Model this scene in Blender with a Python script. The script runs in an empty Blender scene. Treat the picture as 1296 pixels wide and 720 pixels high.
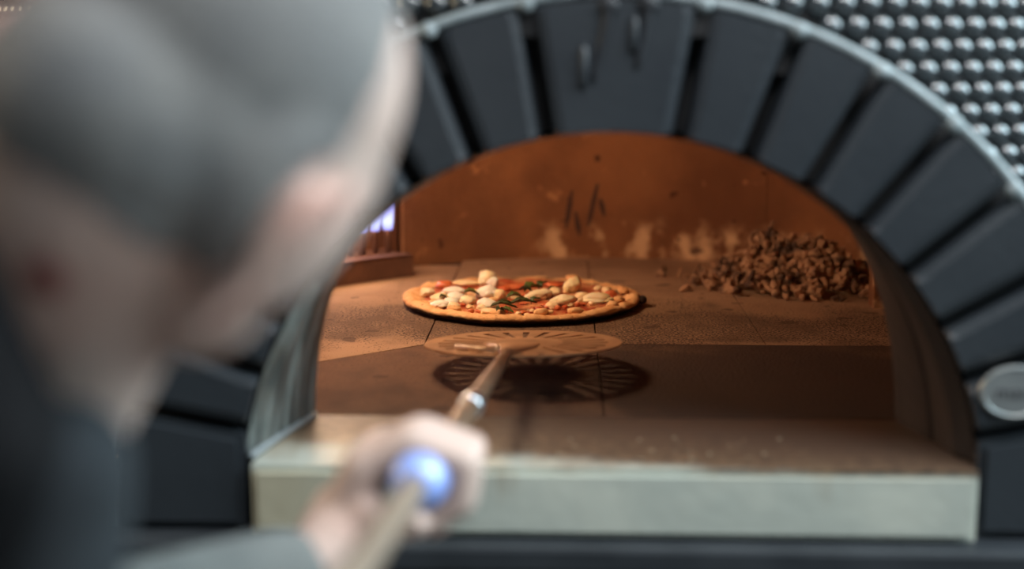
import bpy, bmesh, math, random
from mathutils import Vector, Matrix, noise, Quaternion
from mathutils.bvhtree import BVHTree
PI = math.pi
rnd = random.Random(7)
HZ = 1.10                      # height of the hearth above the room floor
sc = bpy.context.scene
COL = sc.collection
sin, cos, rad = math.sin, math.cos, math.radians

# ------------------------------------------------------------ materials
def lin(c):
    return tuple((v/12.92 if v <= .04045 else ((v+.055)/1.055)**2.4) for v in (x/255. for x in c))+(1.,)

def material(name, base, rough=.6, metal=0., var=None, scale=20., bump=0., bscale=60., spec=.5, coat=0., sss=0., var_lo=.35, var_hi=.65, detail=6., stretch=(1,1,1)):
    m = bpy.data.materials.new(name); m.use_nodes = True
    nt = m.node_tree; N = nt.nodes; L = nt.links
    b = N['Principled BSDF']
    b.inputs['Base Color'].default_value = base
    b.inputs['Roughness'].default_value = rough
    b.inputs['Metallic'].default_value = metal
    b.inputs['Specular IOR Level'].default_value = spec
    b.inputs['Coat Weight'].default_value = coat
    if sss:
        b.inputs['Subsurface Weight'].default_value = sss
        b.inputs['Subsurface Radius'].default_value = (1., .35, .2)
        b.inputs['Subsurface Scale'].default_value = .006
    tc = N.new('ShaderNodeNewGeometry')
    mp = N.new('ShaderNodeMapping'); mp.inputs['Scale'].default_value = stretch
    L.new(tc.outputs['Position'], mp.inputs['Vector'])
    if var is not None:
        n = N.new('ShaderNodeTexNoise'); n.inputs['Scale'].default_value = scale; n.inputs['Detail'].default_value = detail
        L.new(mp.outputs[0], n.inputs['Vector'])
        r = N.new('ShaderNodeMapRange'); r.inputs[1].default_value = var_lo; r.inputs[2].default_value = var_hi
        L.new(n.outputs['Fac'], r.inputs[0])
        mx = N.new('ShaderNodeMix'); mx.data_type = 'RGBA'
        mx.inputs[6].default_value = base; mx.inputs[7].default_value = var
        L.new(r.outputs[0], mx.inputs[0]); L.new(mx.outputs[2], b.inputs['Base Color'])
        m['mix'] = mx.name
    if bump:
        n2 = N.new('ShaderNodeTexNoise'); n2.inputs['Scale'].default_value = bscale; n2.inputs['Detail'].default_value = 5
        L.new(mp.outputs[0], n2.inputs['Vector'])
        bp = N.new('ShaderNodeBump'); bp.inputs['Strength'].default_value = bump; bp.inputs['Distance'].default_value = .004
        L.new(n2.outputs['Fac'], bp.inputs['Height']); L.new(bp.outputs[0], b.inputs['Normal'])
    return m

def nd(nt, t, **kw):
    n = nt.nodes.new(t)
    for k, v in kw.items(): setattr(n, k, v)
    return n
def mathn(nt, op, a, b=None, c=None, clamp=False):
    n = nt.nodes.new('ShaderNodeMath'); n.operation = op; n.use_clamp = clamp
    for i, v in enumerate((a, b, c)):
        if v is None: continue
        if isinstance(v, (int, float)): n.inputs[i].default_value = v
        else: nt.links.new(v, n.inputs[i])
    return n.outputs[0]
def sep(nt):
    g = nt.nodes.new('ShaderNodeNewGeometry'); s = nt.nodes.new('ShaderNodeSeparateXYZ')
    nt.links.new(g.outputs['Position'], s.inputs[0]); return g.outputs['Position'], s.outputs[0], s.outputs[1], s.outputs[2]
def mapr(nt, v, a, b, c=0., d=1., smooth=True):
    r = nt.nodes.new('ShaderNodeMapRange'); r.interpolation_type = 'SMOOTHSTEP' if smooth else 'LINEAR'
    nt.links.new(v, r.inputs[0]); r.inputs[1].default_value = a; r.inputs[2].default_value = b
    r.inputs[3].default_value = c; r.inputs[4].default_value = d
    return r.outputs[0]
def noisen(nt, pos, scale, detail=5, stretch=None):
    if stretch:
        mp = nt.nodes.new('ShaderNodeMapping'); mp.inputs['Scale'].default_value = stretch
        nt.links.new(pos, mp.inputs['Vector']); pos = mp.outputs[0]
    n = nt.nodes.new('ShaderNodeTexNoise'); n.inputs['Scale'].default_value = scale; n.inputs['Detail'].default_value = detail
    nt.links.new(pos, n.inputs['Vector']); return n.outputs['Fac']
def mixc(nt, f, a, b):
    mx = nt.nodes.new('ShaderNodeMix'); mx.data_type = 'RGBA'
    nt.links.new(f, mx.inputs[0])
    for i, v in ((6, a), (7, b)):
        if isinstance(v, tuple): mx.inputs[i].default_value = v
        else: nt.links.new(v, mx.inputs[i])
    return mx.outputs[2]

M = {}
M['block'] = material('dark_block_paint', (.020, .025, .031, 1), .42, var=(.028, .034, .040, 1), scale=9, bump=.12, bscale=140, spec=.6)
M['mortar'] = material('black_joint', (.010, .010, .011, 1), .9)
M['trim'] = material('grey_bead', (.30, .345, .36, 1), .45, var=(.20, .24, .25, 1), scale=40, bump=.3, bscale=90)
M['mosaic'] = material('glazed_mosaic', (.02, .026, .03, 1), .26, var=(.03, .04, .045, 1), scale=40, spec=1., coat=1.)
M['grout'] = material('mosaic_grout', (.010, .010, .011, 1), .9)
M['base'] = material('black_base', (.012, .012, .014, 1), .6, var=(.018, .018, .02, 1), scale=8)
M['ledge'] = material('ledge_paint', (.022, .026, .031, 1), .45, var=(.034, .039, .045, 1), scale=20)
M['plate'] = material('brushed_plate', (.42, .44, .43, 1), .42, metal=.75, var=(.34, .36, .36, 1), scale=30)
M['plate_dark'] = material('letter_dark', (.12, .125, .13, 1), .5, metal=.4)
M['relief'] = material('emblem_relief', (.020, .022, .026, 1), .5, spec=.4)
M['steel'] = material('warm_steel', (.66, .42, .25, 1), .36, metal=.45, var=(.42, .26, .155, 1), scale=25, bump=.1, bscale=120)
M['rod'] = material('rod_steel', (.30, .19, .12, 1), .42, metal=.5, var=(.20, .125, .08, 1), scale=30)
M['bar'] = material('bright_bar', (.80, .66, .48, 1), .35, metal=.3)
M['ring'] = material('polished_ring', (.62, .66, .72, 1), .3, metal=1.)
M['sleeve_blue'] = material('blue_grip', (.30, .42, .88, 1), .30, spec=.8, coat=.6)
M['handle_tan'] = material('tan_handle', (.24, .18, .13, 1), .5, var=(.20, .145, .105, 1), scale=30)
M['pan'] = material('burner_steel', (.17, .085, .055, 1), .6, metal=.3, var=(.10, .05, .035, 1), scale=25, bump=.3)
M['tube'] = material('burner_tube', (.16, .08, .06, 1), .5, metal=.3)
M['stroke'] = material('smudge', (.06, .026, .016, 1), .9)
M['soot'] = material('soot', (.025, .012, .008, 1), .9)
M['skin'] = material('skin', (.53, .39, .33, 1), .5, var=(.57, .405, .345, 1), scale=18, sss=.0, bump=.08, bscale=300, spec=.35)
M['ear'] = M['skin']
M['hair'] = material('grey_stubble', (.155, .15, .148, 1), .8, var=(.20, .19, .18, 1), scale=30, bump=.5, bscale=900, spec=.2)
M['brow'] = material('brow_hair', (.10, .085, .075, 1), .8)
M['eye'] = material('eye_white', (.75, .73, .70, 1), .15)
M['iris'] = material('iris', (.06, .07, .05, 1), .1)
M['lip'] = material('lip', (.42, .17, .14, 1), .45)
M['shirt'] = material('charcoal_cloth', (.026, .030, .034, 1), .9, var=(.034, .039, .044, 1), scale=40, bump=.6, bscale=500, spec=.2)
M['cuff'] = material('grey_sleeve', (.17, .18, .175, 1), .85, var=(.22, .23, .22, 1), scale=25, bump=.5, bscale=500, spec=.2)
M['apron'] = material('black_cloth', (.008, .008, .009, 1), .9, bump=.4, bscale=500, spec=.15)
M['trousers'] = material('dark_trousers', (.03, .03, .035, 1), .9, bump=.4, bscale=400, spec=.2)
M['shoe'] = material('black_shoe', (.015, .015, .015, 1), .5)
M['nail'] = material('nail', (.66, .47, .40, 1), .3)
M['spot'] = material('red_mark', (.26, .09, .08, 1), .5)
M['chip'] = material('charred_wood', (.38, .21, .115, 1), .9, var=(.06, .03, .018, 1), scale=30, var_lo=.47, var_hi=.62, bump=.6, bscale=120)
M['mozz'] = material('mozzarella', (.84, .66, .36, 1), .42, var=(.86, .76, .54, 1), scale=45, bump=.5, bscale=110, spec=.5, sss=.15)
M['mozz_white'] = material('fresh_mozzarella', (.88, .86, .78, 1), .35, var=(.84, .80, .70, 1), scale=45, bump=.4, bscale=110, spec=.5, sss=.15)
M['mozz_gold'] = material('melted_cheese', (.78, .50, .24, 1), .42, var=(.84, .66, .40, 1), scale=50, bump=.5, bscale=110, sss=.1)
M['tomato'] = material('tomato', (.50, .085, .028, 1), .28, var=(.62, .17, .06, 1), scale=60, bump=.4, bscale=150, spec=.6)
M['sauce'] = material('tomato_sauce', (.42, .075, .03, 1), .35, var=(.72, .36, .16, 1), scale=38, bump=1., bscale=130, spec=.6, var_lo=.45, var_hi=.62)
M['basil'] = material('basil', (.045, .085, .014, 1), .45, var=(.11, .15, .03, 1), scale=60, bump=.4, bscale=150)
M['basil_dark'] = material('charred_basil', (.018, .03, .008, 1), .45, var=(.05, .07, .015, 1), scale=70)
M['room_floor'] = material('concrete_floor', (.16, .15, .14, 1), .7, var=(.12, .115, .11, 1), scale=4)
M['room_wall'] = material('plaster', (.34, .31, .27, 1), .9, var=(.30, .275, .24, 1), scale=3)

def slab_mat():
    m = material('pale_slab', (.52, .55, .49, 1), .5, bump=.15, bscale=80, spec=.5)
    nt = m.node_tree; b = nt.nodes['Principled BSDF']; pos, x, y, z = sep(nt)
    n1 = noisen(nt, pos, 14, 8); n2 = noisen(nt, pos, 55, 6); n3 = noisen(nt, pos, 7, 3)
    base = mixc(nt, mapr(nt, n1, .35, .68), (.46, .49, .43, 1), (.55, .57, .49, 1))
    # brown baked-on flour and grease, growing towards the back of the slab
    yy = mathn(nt, 'ADD', y, mathn(nt, 'MULTIPLY', mathn(nt, 'SUBTRACT', n1, .5), .10))
    yy = mathn(nt, 'ADD', yy, mathn(nt, 'MULTIPLY', mathn(nt, 'ADD', x, .09), .20))
    f = mapr(nt, yy, 1.072, 1.125)
    top = mapr(nt, z, HZ-.008, HZ-.001)
    f = mathn(nt, 'MULTIPLY', f, top)
    n2 = noisen(nt, pos, 90, 7, (1, 2.2, 1)); dirt = mixc(nt, mapr(nt, n2, .40, .66), (.055, .030, .017, 1), (.15, .092, .05, 1)); dirt = mixc(nt, mapr(nt, mathn(nt, 'ADD', y, mathn(nt, 'MULTIPLY', x, .25)), 1.10, 1.20, 0., .9), dirt, (.05, .026, .016, 1))
    c = mixc(nt, mathn(nt, 'MULTIPLY', f, .97), base, dirt)
    # brown drips down the front face
    drip = noisen(nt, pos, 16, 4, (1, .2, .12))
    d = mathn(nt, 'MULTIPLY', mapr(nt, drip, .60, .72), mapr(nt, z, HZ-.035, HZ-.004, 0., .55))
    c = mixc(nt, d, c, (.30, .22, .13, 1))
    # yellowed corner at the left
    c = mixc(nt, mathn(nt, 'MULTIPLY', mapr(nt, x, -.12, -.22, 0., .65), mathn(nt, 'SUBTRACT', 1., top)), c, (.45, .37, .22, 1))
    nt.links.new(c, b.inputs['Base Color']); return m
M['slab'] = slab_mat()

def floor_mat():
    m = material('hearth_tile', (.30, .17, .10, 1), .85, bump=.5, bscale=260, spec=.25)
    nt = m.node_tree; b = nt.nodes['Principled BSDF']; pos, x, y, z = sep(nt)
    n1 = noisen(nt, pos, 9, 6); n2 = noisen(nt, pos, 200, 2); n3 = noisen(nt, pos, 24, 6, (1, .6, 1)); n4 = noisen(nt, pos, 330, 1)
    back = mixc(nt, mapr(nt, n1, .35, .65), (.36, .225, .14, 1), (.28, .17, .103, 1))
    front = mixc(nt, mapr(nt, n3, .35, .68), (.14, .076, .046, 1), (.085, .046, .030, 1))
    # front tiles coloured darker than the chamber tiles, darkest at the right
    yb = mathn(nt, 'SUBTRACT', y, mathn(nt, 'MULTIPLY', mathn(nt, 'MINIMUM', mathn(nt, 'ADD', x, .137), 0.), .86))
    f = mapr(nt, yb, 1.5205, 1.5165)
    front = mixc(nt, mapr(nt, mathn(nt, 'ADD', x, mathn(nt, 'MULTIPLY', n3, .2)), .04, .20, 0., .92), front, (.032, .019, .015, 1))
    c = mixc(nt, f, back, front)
    # burnt flour specks: a trodden belt on both sides of the pizza
    yy = mathn(nt, 'ADD', y, mathn(nt, 'MULTIPLY', mathn(nt, 'SUBTRACT', n1, .5), .35))
    belt = mathn(nt, 'MULTIPLY', mapr(nt, yy, 1.44, 1.56), mapr(nt, yy, 1.78, 1.66))
    thr = mathn(nt, 'ADD', mathn(nt, 'MULTIPLY', belt, .165), .30)
    c = mixc(nt, mathn(nt, 'MULTIPLY', belt, mapr(nt, n3, .35, .65, .35, .9)), c, (.10, .06, .038, 1))
    sp = mathn(nt, 'LESS_THAN', mathn(nt, 'ADD', n4, mathn(nt, 'MULTIPLY', mathn(nt, 'SUBTRACT', n3, .5), .5)), thr)
    c = mixc(nt, mathn(nt, 'MULTIPLY', sp, .85), c, (.035, .02, .014, 1))
    dots = mathn(nt, 'LESS_THAN', noisen(nt, pos, 32, 0), .245)
    c = mixc(nt, mathn(nt, 'MULTIPLY', dots, .6), c, (.04, .02, .014, 1))
    nt.links.new(c, b.inputs['Base Color']); return m
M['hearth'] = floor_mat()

def wall_mat():
    m = material('refractory_panel', (.3, .12, .05, 1), .85, bump=.5, bscale=70, spec=.2)
    nt = m.node_tree; b = nt.nodes['Principled BSDF']; pos, x, y, z = sep(nt)
    n1 = noisen(nt, pos, 7, 7); n2 = noisen(nt, pos, 26, 6); n3 = noisen(nt, pos, 34, 4, (1, 1, .8))
    c = mixc(nt, mapr(nt, n1, .32, .68), (.25, .104, .043, 1), (.14, .056, .025, 1))
    c = mixc(nt, mapr(nt, n2, .62, .74, 0., .5), c, (.56, .27, .12, 1))
    # splashed flour and ash along the foot of the wall
    zz = mathn(nt, 'ADD', z, mathn(nt, 'MULTIPLY', mathn(nt, 'SUBTRACT', n2, .5), .05))
    foot = mathn(nt, 'MULTIPLY', mapr(nt, zz, HZ+.062, HZ+.030), mapr(nt, x, -.06, .0))
    ash = mathn(nt, 'MULTIPLY', foot, mapr(nt, n3, .45, .66))
    c = mixc(nt, mathn(nt, 'MULTIPLY', ash, .75), c, (.72, .46, .26, 1))
    dots = mathn(nt, 'LESS_THAN', noisen(nt, pos, 48, 0), .215)
    c = mixc(nt, mathn(nt, 'MULTIPLY', dots, .75), c, (.05, .02, .012, 1))
    nt.links.new(c, b.inputs['Base Color']); return m
M['chamber'] = wall_mat()

def jamb_mat():
    m = material('weathered_steel', (.3, .3, .3, 1), .5, metal=.35, spec=.5)
    nt = m.node_tree; b = nt.nodes['Principled BSDF']; pos, x, y, z = sep(nt)
    n = noisen(nt, pos, 60, 5, (1, 1, .10)); n2 = noisen(nt, pos, 18, 5)
    c = mixc(nt, mapr(nt, n, .38, .64), (.075, .088, .086, 1), (.27, .31, .30, 1))
    c = mixc(nt, mapr(nt, n2, .5, .7, 0., .5), c, (.17, .14, .11, 1))
    nt.links.new(c, b.inputs['Base Color']); return m
M['jamb'] = jamb_mat()
M['jamb_shaded'] = material('shaded_steel', (.038, .030, .026, 1), .65, metal=.2, var=(.022, .015, .013, 1), scale=30, stretch=(1, 1, .15))  # darker copy of the jamb steel: the right side's shade put into its colour

def crust_mat():
    m = material('baked_crust', (.6, .3, .12, 1), .7, bump=.8, bscale=140, spec=.25)
    nt = m.node_tree; b = nt.nodes['Principled BSDF']; pos, x, y, z = sep(nt)
    n1 = noisen(nt, pos, 40, 6); n2 = noisen(nt, pos, 85, 4)
    c = mixc(nt, mapr(nt, n1, .35, .68), (.80, .48, .23, 1), (.66, .33, .13, 1))
    c = mixc(nt, mapr(nt, n2, .63, .72, 0., .7), c, (.20, .08, .03, 1))
    zz = mathn(nt, 'ADD', z, mathn(nt, 'MULTIPLY', mathn(nt, 'SUBTRACT', n1, .5), .008))
    low = mapr(nt, zz, HZ+.0100, HZ+.0062)                         # scorched underside
    c = mixc(nt, low, c, (.028, .014, .010, 1))
    # blackened blister on the edge that faced the fire wall
    v = nt.nodes.new('ShaderNodeVectorMath'); v.operation = 'DISTANCE'; nt.links.new(pos, v.inputs[0])
    v.inputs[1].default_value = (.098, 1.735, HZ+.008)
    c = mixc(nt, mapr(nt, v.outputs['Value'], .014, .006), c, (.01, .007, .006, 1))
    nt.links.new(c, b.inputs['Base Color']); return m
M['crust'] = crust_mat()

def flame_mat():
    m = bpy.data.materials.new('gas_flame'); m.use_nodes = True; nt = m.node_tree; nt.nodes.clear()
    out = nt.nodes.new('ShaderNodeOutputMaterial'); em = nt.nodes.new('ShaderNodeEmission'); tr = nt.nodes.new('ShaderNodeBsdfTransparent')
    mx = nt.nodes.new('ShaderNodeMixShader'); pos, x, y, z = sep(nt)
    r = nt.nodes.new('ShaderNodeValToRGB'); e = r.color_ramp.elements
    e[0].position = 0; e[0].color = (.25, .25, 1., 1); e[1].position = 1; e[1].color = (1., .25, .12, 1)
    for p, c in ((.15, (.55, .60, 1., 1)), (.38, (.38, .36, .95, 1)), (.62, (.75, .30, .55, 1))):
        k = e.new(p); k.color = c
    nt.links.new(mapr(nt, z, HZ+.055, HZ+.17, smooth=False), r.inputs[0])
    nt.links.new(r.outputs[0], em.inputs[0]); em.inputs[1].default_value = 1.9
    lw = nt.nodes.new('ShaderNodeLayerWeight'); lw.inputs[0].default_value = .35
    f = mathn(nt, 'MULTIPLY', mathn(nt, 'SUBTRACT', 1., lw.outputs['Facing']), mapr(nt, z, HZ+.19, HZ+.10, .15, .85))
    nt.links.new(f, mx.inputs[0]); nt.links.new(tr.outputs[0], mx.inputs[1]); nt.links.new(em.outputs[0], mx.inputs[2])
    nt.links.new(mx.outputs[0], out.inputs[0]); return m
M['flame'] = flame_mat()

# ------------------------------------------------------------ object helpers (hearth coordinates: z = 0 on the hearth)
ORIGIN = {}
def link(name, me, mat, parent=None, smooth=False, origin=None):
    me.materials.append(mat) if mat and not me.materials else None
    if origin is None:
        xs = [v.co for v in me.vertices]
        lo = Vector((min(v.x for v in xs), min(v.y for v in xs), min(v.z for v in xs)))
        hi = Vector((max(v.x for v in xs), max(v.y for v in xs), max(v.z for v in xs)))
        origin = Vector(((lo.x+hi.x)/2, (lo.y+hi.y)/2, lo.z))
    origin = Vector(origin)
    me.transform(Matrix.Translation(-origin))
    o = bpy.data.objects.new(name, me); COL.objects.link(o)
    w = origin+Vector((0, 0, HZ))
    if parent:
        o.parent = parent; o.location = w-ORIGIN[parent.name]
    else: o.location = w
    ORIGIN[o.name] = w
    if smooth:
        for p in me.polygons: p.use_smooth = True
    return o
def obj(name, bm, mat, parent=None, smooth=False, origin=None):
    bmesh.ops.recalc_face_normals(bm, faces=bm.faces)
    me = bpy.data.meshes.new(name); bm.to_mesh(me); bm.free()
    return link(name, me, mat, parent, smooth, origin)
def thing(name, label, cat, loc, group=None):
    o = bpy.data.objects.new(name, None); COL.objects.link(o); o.empty_display_size = .1
    w = Vector(loc)+Vector((0, 0, HZ)); o.location = w; ORIGIN[o.name] = w
    o['label'] = label; o['category'] = cat
    if group: o['group'] = group
    return o
def box(bm, x0, x1, y0, y1, z0, z1, bev=0., seg=2):
    vs = [bm.verts.new(p) for p in ((x0, y0, z0), (x1, y0, z0), (x1, y1, z0), (x0, y1, z0), (x0, y0, z1), (x1, y0, z1), (x1, y1, z1), (x0, y1, z1))]
    fs = [bm.faces.new([vs[i] for i in q]) for q in ((0, 3, 2, 1), (4, 5, 6, 7), (0, 1, 5, 4), (1, 2, 6, 5), (2, 3, 7, 6), (3, 0, 4, 7))]
    if bev:
        es = {e for f in fs for e in f.edges}
        bmesh.ops.bevel(bm, geom=list(es), offset=bev, segments=seg, affect='EDGES', profile=.5)
def frame_of(d):
    d = d.normalized(); a = Vector((0, 0, 1)) if abs(d.z) < .9 else Vector((1, 0, 0))
    s = d.cross(a).normalized(); return s, d.cross(s).normalized()
def tube(bm, pts, radii, seg=16, caps=True, flat=(1, 1)):
    pts = [Vector(p) for p in pts]; rings = []
    s = u = None
    for i, p in enumerate(pts):
        d = pts[min(i+1, len(pts)-1)]-pts[max(i-1, 0)]
        if s is None: s, u = frame_of(d)
        else:
            d = d.normalized(); s = (s-d*s.dot(d)).normalized(); u = d.cross(s)
        r = radii[i] if isinstance(radii, (list, tuple)) else radii
        rings.append([bm.verts.new(p+s*cos(2*PI*k/seg)*r*flat[0]+u*sin(2*PI*k/seg)*r*flat[1]) for k in range(seg)])
    for a, b in zip(rings, rings[1:]):
        for k in range(seg): bm.faces.new((a[k], a[(k+1) % seg], b[(k+1) % seg], b[k]))
    if caps: bm.faces.new(rings[0][::-1]); bm.faces.new(rings[-1])
def ball(bm, c, r, sub=3, rot=None, amp=0., ns=20.):
    if not isinstance(r, (tuple, list)): r = (r, r, r)
    g = bmesh.ops.create_icosphere(bm, subdivisions=sub, radius=1.)['verts']
    for v in g:
        p = v.co.copy(); k = 1.
        if amp: k += amp*noise.noise(p*1.3+Vector(c)*ns*7)+amp*.5*noise.noise(p*3.1+Vector(c)*ns*11)
        q = Vector((p.x*r[0], p.y*r[1], p.z*r[2]))*k
        if rot is not None: q = rot @ q
        v.co = q+Vector(c)
def capsule(bm, p0, r0, p1, r1, n=5, seg=16):
    """tapered limb between two joints"""
    p0, p1 = Vector(p0), Vector(p1); d = p1-p0; L = d.length
    pts, rs = [], []
    dn = d.normalized()
    for i in range(n+1):
        a = PI/2*(1-i/n); pts.append(p0-dn*r0*sin(a)); rs.append(max(r0*cos(a), r0*.02))
    for i in range(n+1):
        a = PI/2*i/n; pts.append(p1+dn*r1*sin(a)); rs.append(max(r1*cos(a), r1*.02))
    tube(bm, pts, rs, seg)
def evaluated(bm, mods):
    """run a mesh through modifiers and return the resulting mesh"""
    bmesh.ops.recalc_face_normals(bm, faces=bm.faces)
    me = bpy.data.meshes.new('tmp'); bm.to_mesh(me); bm.free()
    o = bpy.data.objects.new('tmp', me); COL.objects.link(o)
    for typ, kw in mods:
        m = o.modifiers.new(typ, typ)
        for k, v in kw.items(): setattr(m, k, v)
    dg = bpy.context.evaluated_depsgraph_get(); dg.update()
    r = bpy.data.meshes.new_from_object(o.evaluated_get(dg)); bpy.data.objects.remove(o); r.materials.clear()
    return r

# ------------------------------------------------------------ room
def structure(o): o['kind'] = 'structure'; return o
bm = bmesh.new(); box(bm, -2.6, 2.6, -1.6, 2.95, -HZ-.1, -HZ); structure(obj('floor', bm, M['room_floor']))
bm = bmesh.new(); box(bm, -2.6, 2.6, 2.85, 2.95, -HZ, 1.9); structure(obj('wall_back', bm, M['room_wall']))

# ------------------------------------------------------------ the oven
CX = .037; YF = 1.07; ZC = -.031; RI = .291; RO = .391; DR = .70; DY = 1.77
oven = thing('pizza_oven', 'big round pizza oven with dark block arch, pale stone sill and domed mosaic shell', 'oven', (CX, 1.6, -HZ))

def arch_pt(a, r): return (CX+r*sin(a), ZC+r*cos(a))
def wedge(a0, a1, r0, r1, y0, y1, bev=.0085, n=6, inset=None):
    """one arch block: faceted front arris, side faces parallel to the joint"""
    bm = bmesh.new(); gap = .0052
    lo, hi = [], []
    for i in range(n+1):
        t = i/n
        a_in = (a0+gap/r0)+(a1-a0-2*gap/r0)*t; a_out = (a0+gap/r1)+(a1-a0-2*gap/r1)*t
        lo.append(arch_pt(a_in, r0)); hi.append(arch_pt(a_out, r1))
    ring = lo+hi[::-1]
    f = [bm.verts.new((x, y0, z)) for x, z in ring]; b = [bm.verts.new((x, y1, z)) for x, z in ring]
    ff = bm.faces.new(f); bm.faces.new(b[::-1])
    for i in range(len(f)):
        j = (i+1) % len(f); bm.faces.new((f[j], f[i], b[i], b[j]))
    bmesh.ops.bevel(bm, geom=list(ff.edges), offset=bev, segments=2, affect='EDGES', profile=.55)
    return bm
joints = [rad(v) for v in (-90, -79, -69.5, -60.5, -50.5, -40.5, -30.6, -20.6, -9.6, 9.9, 20.6, 30.6, 40.5, 50.5, 60.5, 69.5, 79, 90)]
for a0, a1 in zip(joints, joints[1:]):
    if abs(a0) > rad(78.9) and abs(a1) > rad(78.9): continue
    key = a0 < 0 < a1
    bm = wedge(a0, a1, RI, RO-.004, YF-(.004 if key else 0), YF+.145, n=10 if key else 6)
    blk = obj('keystone' if key else 'arch_block', bm, M['block'], oven)
    if key: keystone = blk
# piers: the upright block under each end of the arch
for s in (-1, 1):
    bm = bmesh.new(); a = rad(79)*s
    xi, zi = arch_pt(a+s*.012, RI); xo, zo = arch_pt(a+s*.009, RO-.004)
    x_in = CX+s*RI*.985
    pts = [(x_in, -.055), (xi, zi), (xo, zo), (CX+s*(RO-.004), -.055)]
    f = [bm.verts.new((x, YF, z)) for x, z in pts]; b = [bm.verts.new((x, YF+.145, z)) for x, z in pts]
    ff = bm.faces.new(f); bm.faces.new(b[::-1])
    for i in range(4): j = (i+1) % 4; bm.faces.new((f[j], f[i], b[i], b[j]))
    bmesh.ops.bevel(bm, geom=list(ff.edges), offset=.006, segments=2, affect='EDGES')
    obj('pier_block', bm, M['block'], oven)
# black mortar ring filling the joints a little behind the faces
bm = bmesh.new(); n = 60
R0, R1 = RI+.003, RO-.001
rows = []
for i in range(n+1):
    a = rad(-92+184*i/n); q = []
    for r, y in ((R0, YF+.022), (R1, YF+.022), (R1, YF+.14), (R0, YF+.14)):
        x, z = arch_pt(a, r); q.append(bm.verts.new((x, y, z)))
    rows.append(q)
for a, b in zip(rows, rows[1:]):
    for k in range(4): bm.faces.new((a[k], a[(k+1) % 4], b[(k+1) % 4], b[k]))
bm.faces.new(rows[0]); bm.faces.new(rows[-1][::-1])
obj('joint_mortar', bm, M['mortar'], oven)
# bead along the outer edge with a small knot at each joint
bm = bmesh.new(); pts = []
for i in range(91):
    a = rad(-93+186*i/90); x, z = arch_pt(a, RO+.001); pts.append((x, YF+.004, z))
pts = [(CX-RO-.001, YF+.004, -.055)]+pts[2:-2]+[(CX+RO+.001, YF+.004, -.055)]
tube(bm, pts, .0042, 12); bead = obj('arch_bead', bm, M['trim'], oven, smooth=True)
for a in joints[1:-1]:
    bm = bmesh.new(); x, z = arch_pt(a, RO-.001)
    ball(bm, (x, YF+.002, z), (.0068, .006, .0068), 2, amp=.15); obj('bead_knot', bm, M['trim'], bead, smooth=True)
# raised emblem on the keystone: two leaning strokes, each with a round head
def stroke(pts, w, y=YF-.004):
    bm = bmesh.new(); tube(bm, [(x, y, z) for x, z in pts], w, 12, flat=(1, 1)); return bm
for hx, hz, tx, tz in ((.0335, .352, .0215, .297), (.0625, .353, .0545, .308)):
    bm = bmesh.new(); K = 10
    pts = []; rs = []
    for i in range(K+1):
        t = i/K; pts.append((hx+(tx-hx)*t**1.3, YF-.004, hz+(tz-hz)*t)); rs.append(.0052-.003*t)
    tube(bm, pts, rs, 12); ball(bm, (hx, YF-.005, hz), (.0078, .0045, .0075), 3)
    obj('emblem_stroke', bm, M['relief'], keystone, smooth=True)
for x, z0, z1 in ((.0145, .292, .324), (.0515, .318, .345)):
    bm = bmesh.new(); tube(bm, [(x, YF-.0035, z0), (x+.0005, YF-.0055, z0+.004), (x+.001, YF-.0055, z1-.004), (x, YF-.0035, z1)], [.002, .0035, .003, .002], 12)
    obj('emblem_bar', bm, M['block'], keystone, smooth=True)

# round-tile mosaic on the drum and dome of the oven
def drum_pt(phi, s):
    """phi round the drum (0 = towards the viewer), s = height along the profile"""
    zk = .50
    if s < zk: r, z = DR, s
    else:
        a = (s-zk)/DR; r, z = DR*cos(min(a, PI/2)), zk+DR*.75*sin(min(a, PI/2))
    return Vector((CX+r*sin(phi), DY-r*cos(phi), z))
def in_arch(p, extra=0.):
    dx = p.x-CX; dz = p.z-ZC
    if p.y > DY: return False
    return (dz > 0 and dx*dx+dz*dz < (RO+extra)**2) or (dz <= 0 and abs(dx) < RO+extra)
bm = bmesh.new(); NP, NS = 180, 60; S0, S1 = -.055, .50+DR*PI/2*.995
grid = [[bm.verts.new(drum_pt(-PI+2*PI*i/NP, S0+(S1-S0)*j/NS)) for i in range(NP)] for j in range(NS+1)]
for j in range(NS):
    for i in range(NP):
        q = (grid[j][i], grid[j][(i+1) % NP], grid[j+1][(i+1) % NP], grid[j+1][i])
        c = sum((v.co for v in q), Vector())/4
        if in_arch(c, -.02): continue
        bm.faces.new(q)
for v in [v for v in bm.verts if not v.link_faces]: bm.verts.remove(v)
shell = obj('dome_shell', bm, M['grout'], oven, smooth=True)
bm = bmesh.new(); pitch = .0204; row = .0166; prof = [(1., 0.), (.97, .30), (.80, .66), (.52, .90), (.2, 1.)]
tr, th = .0096, .0078
nph = int(2*PI*DR/pitch)
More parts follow.
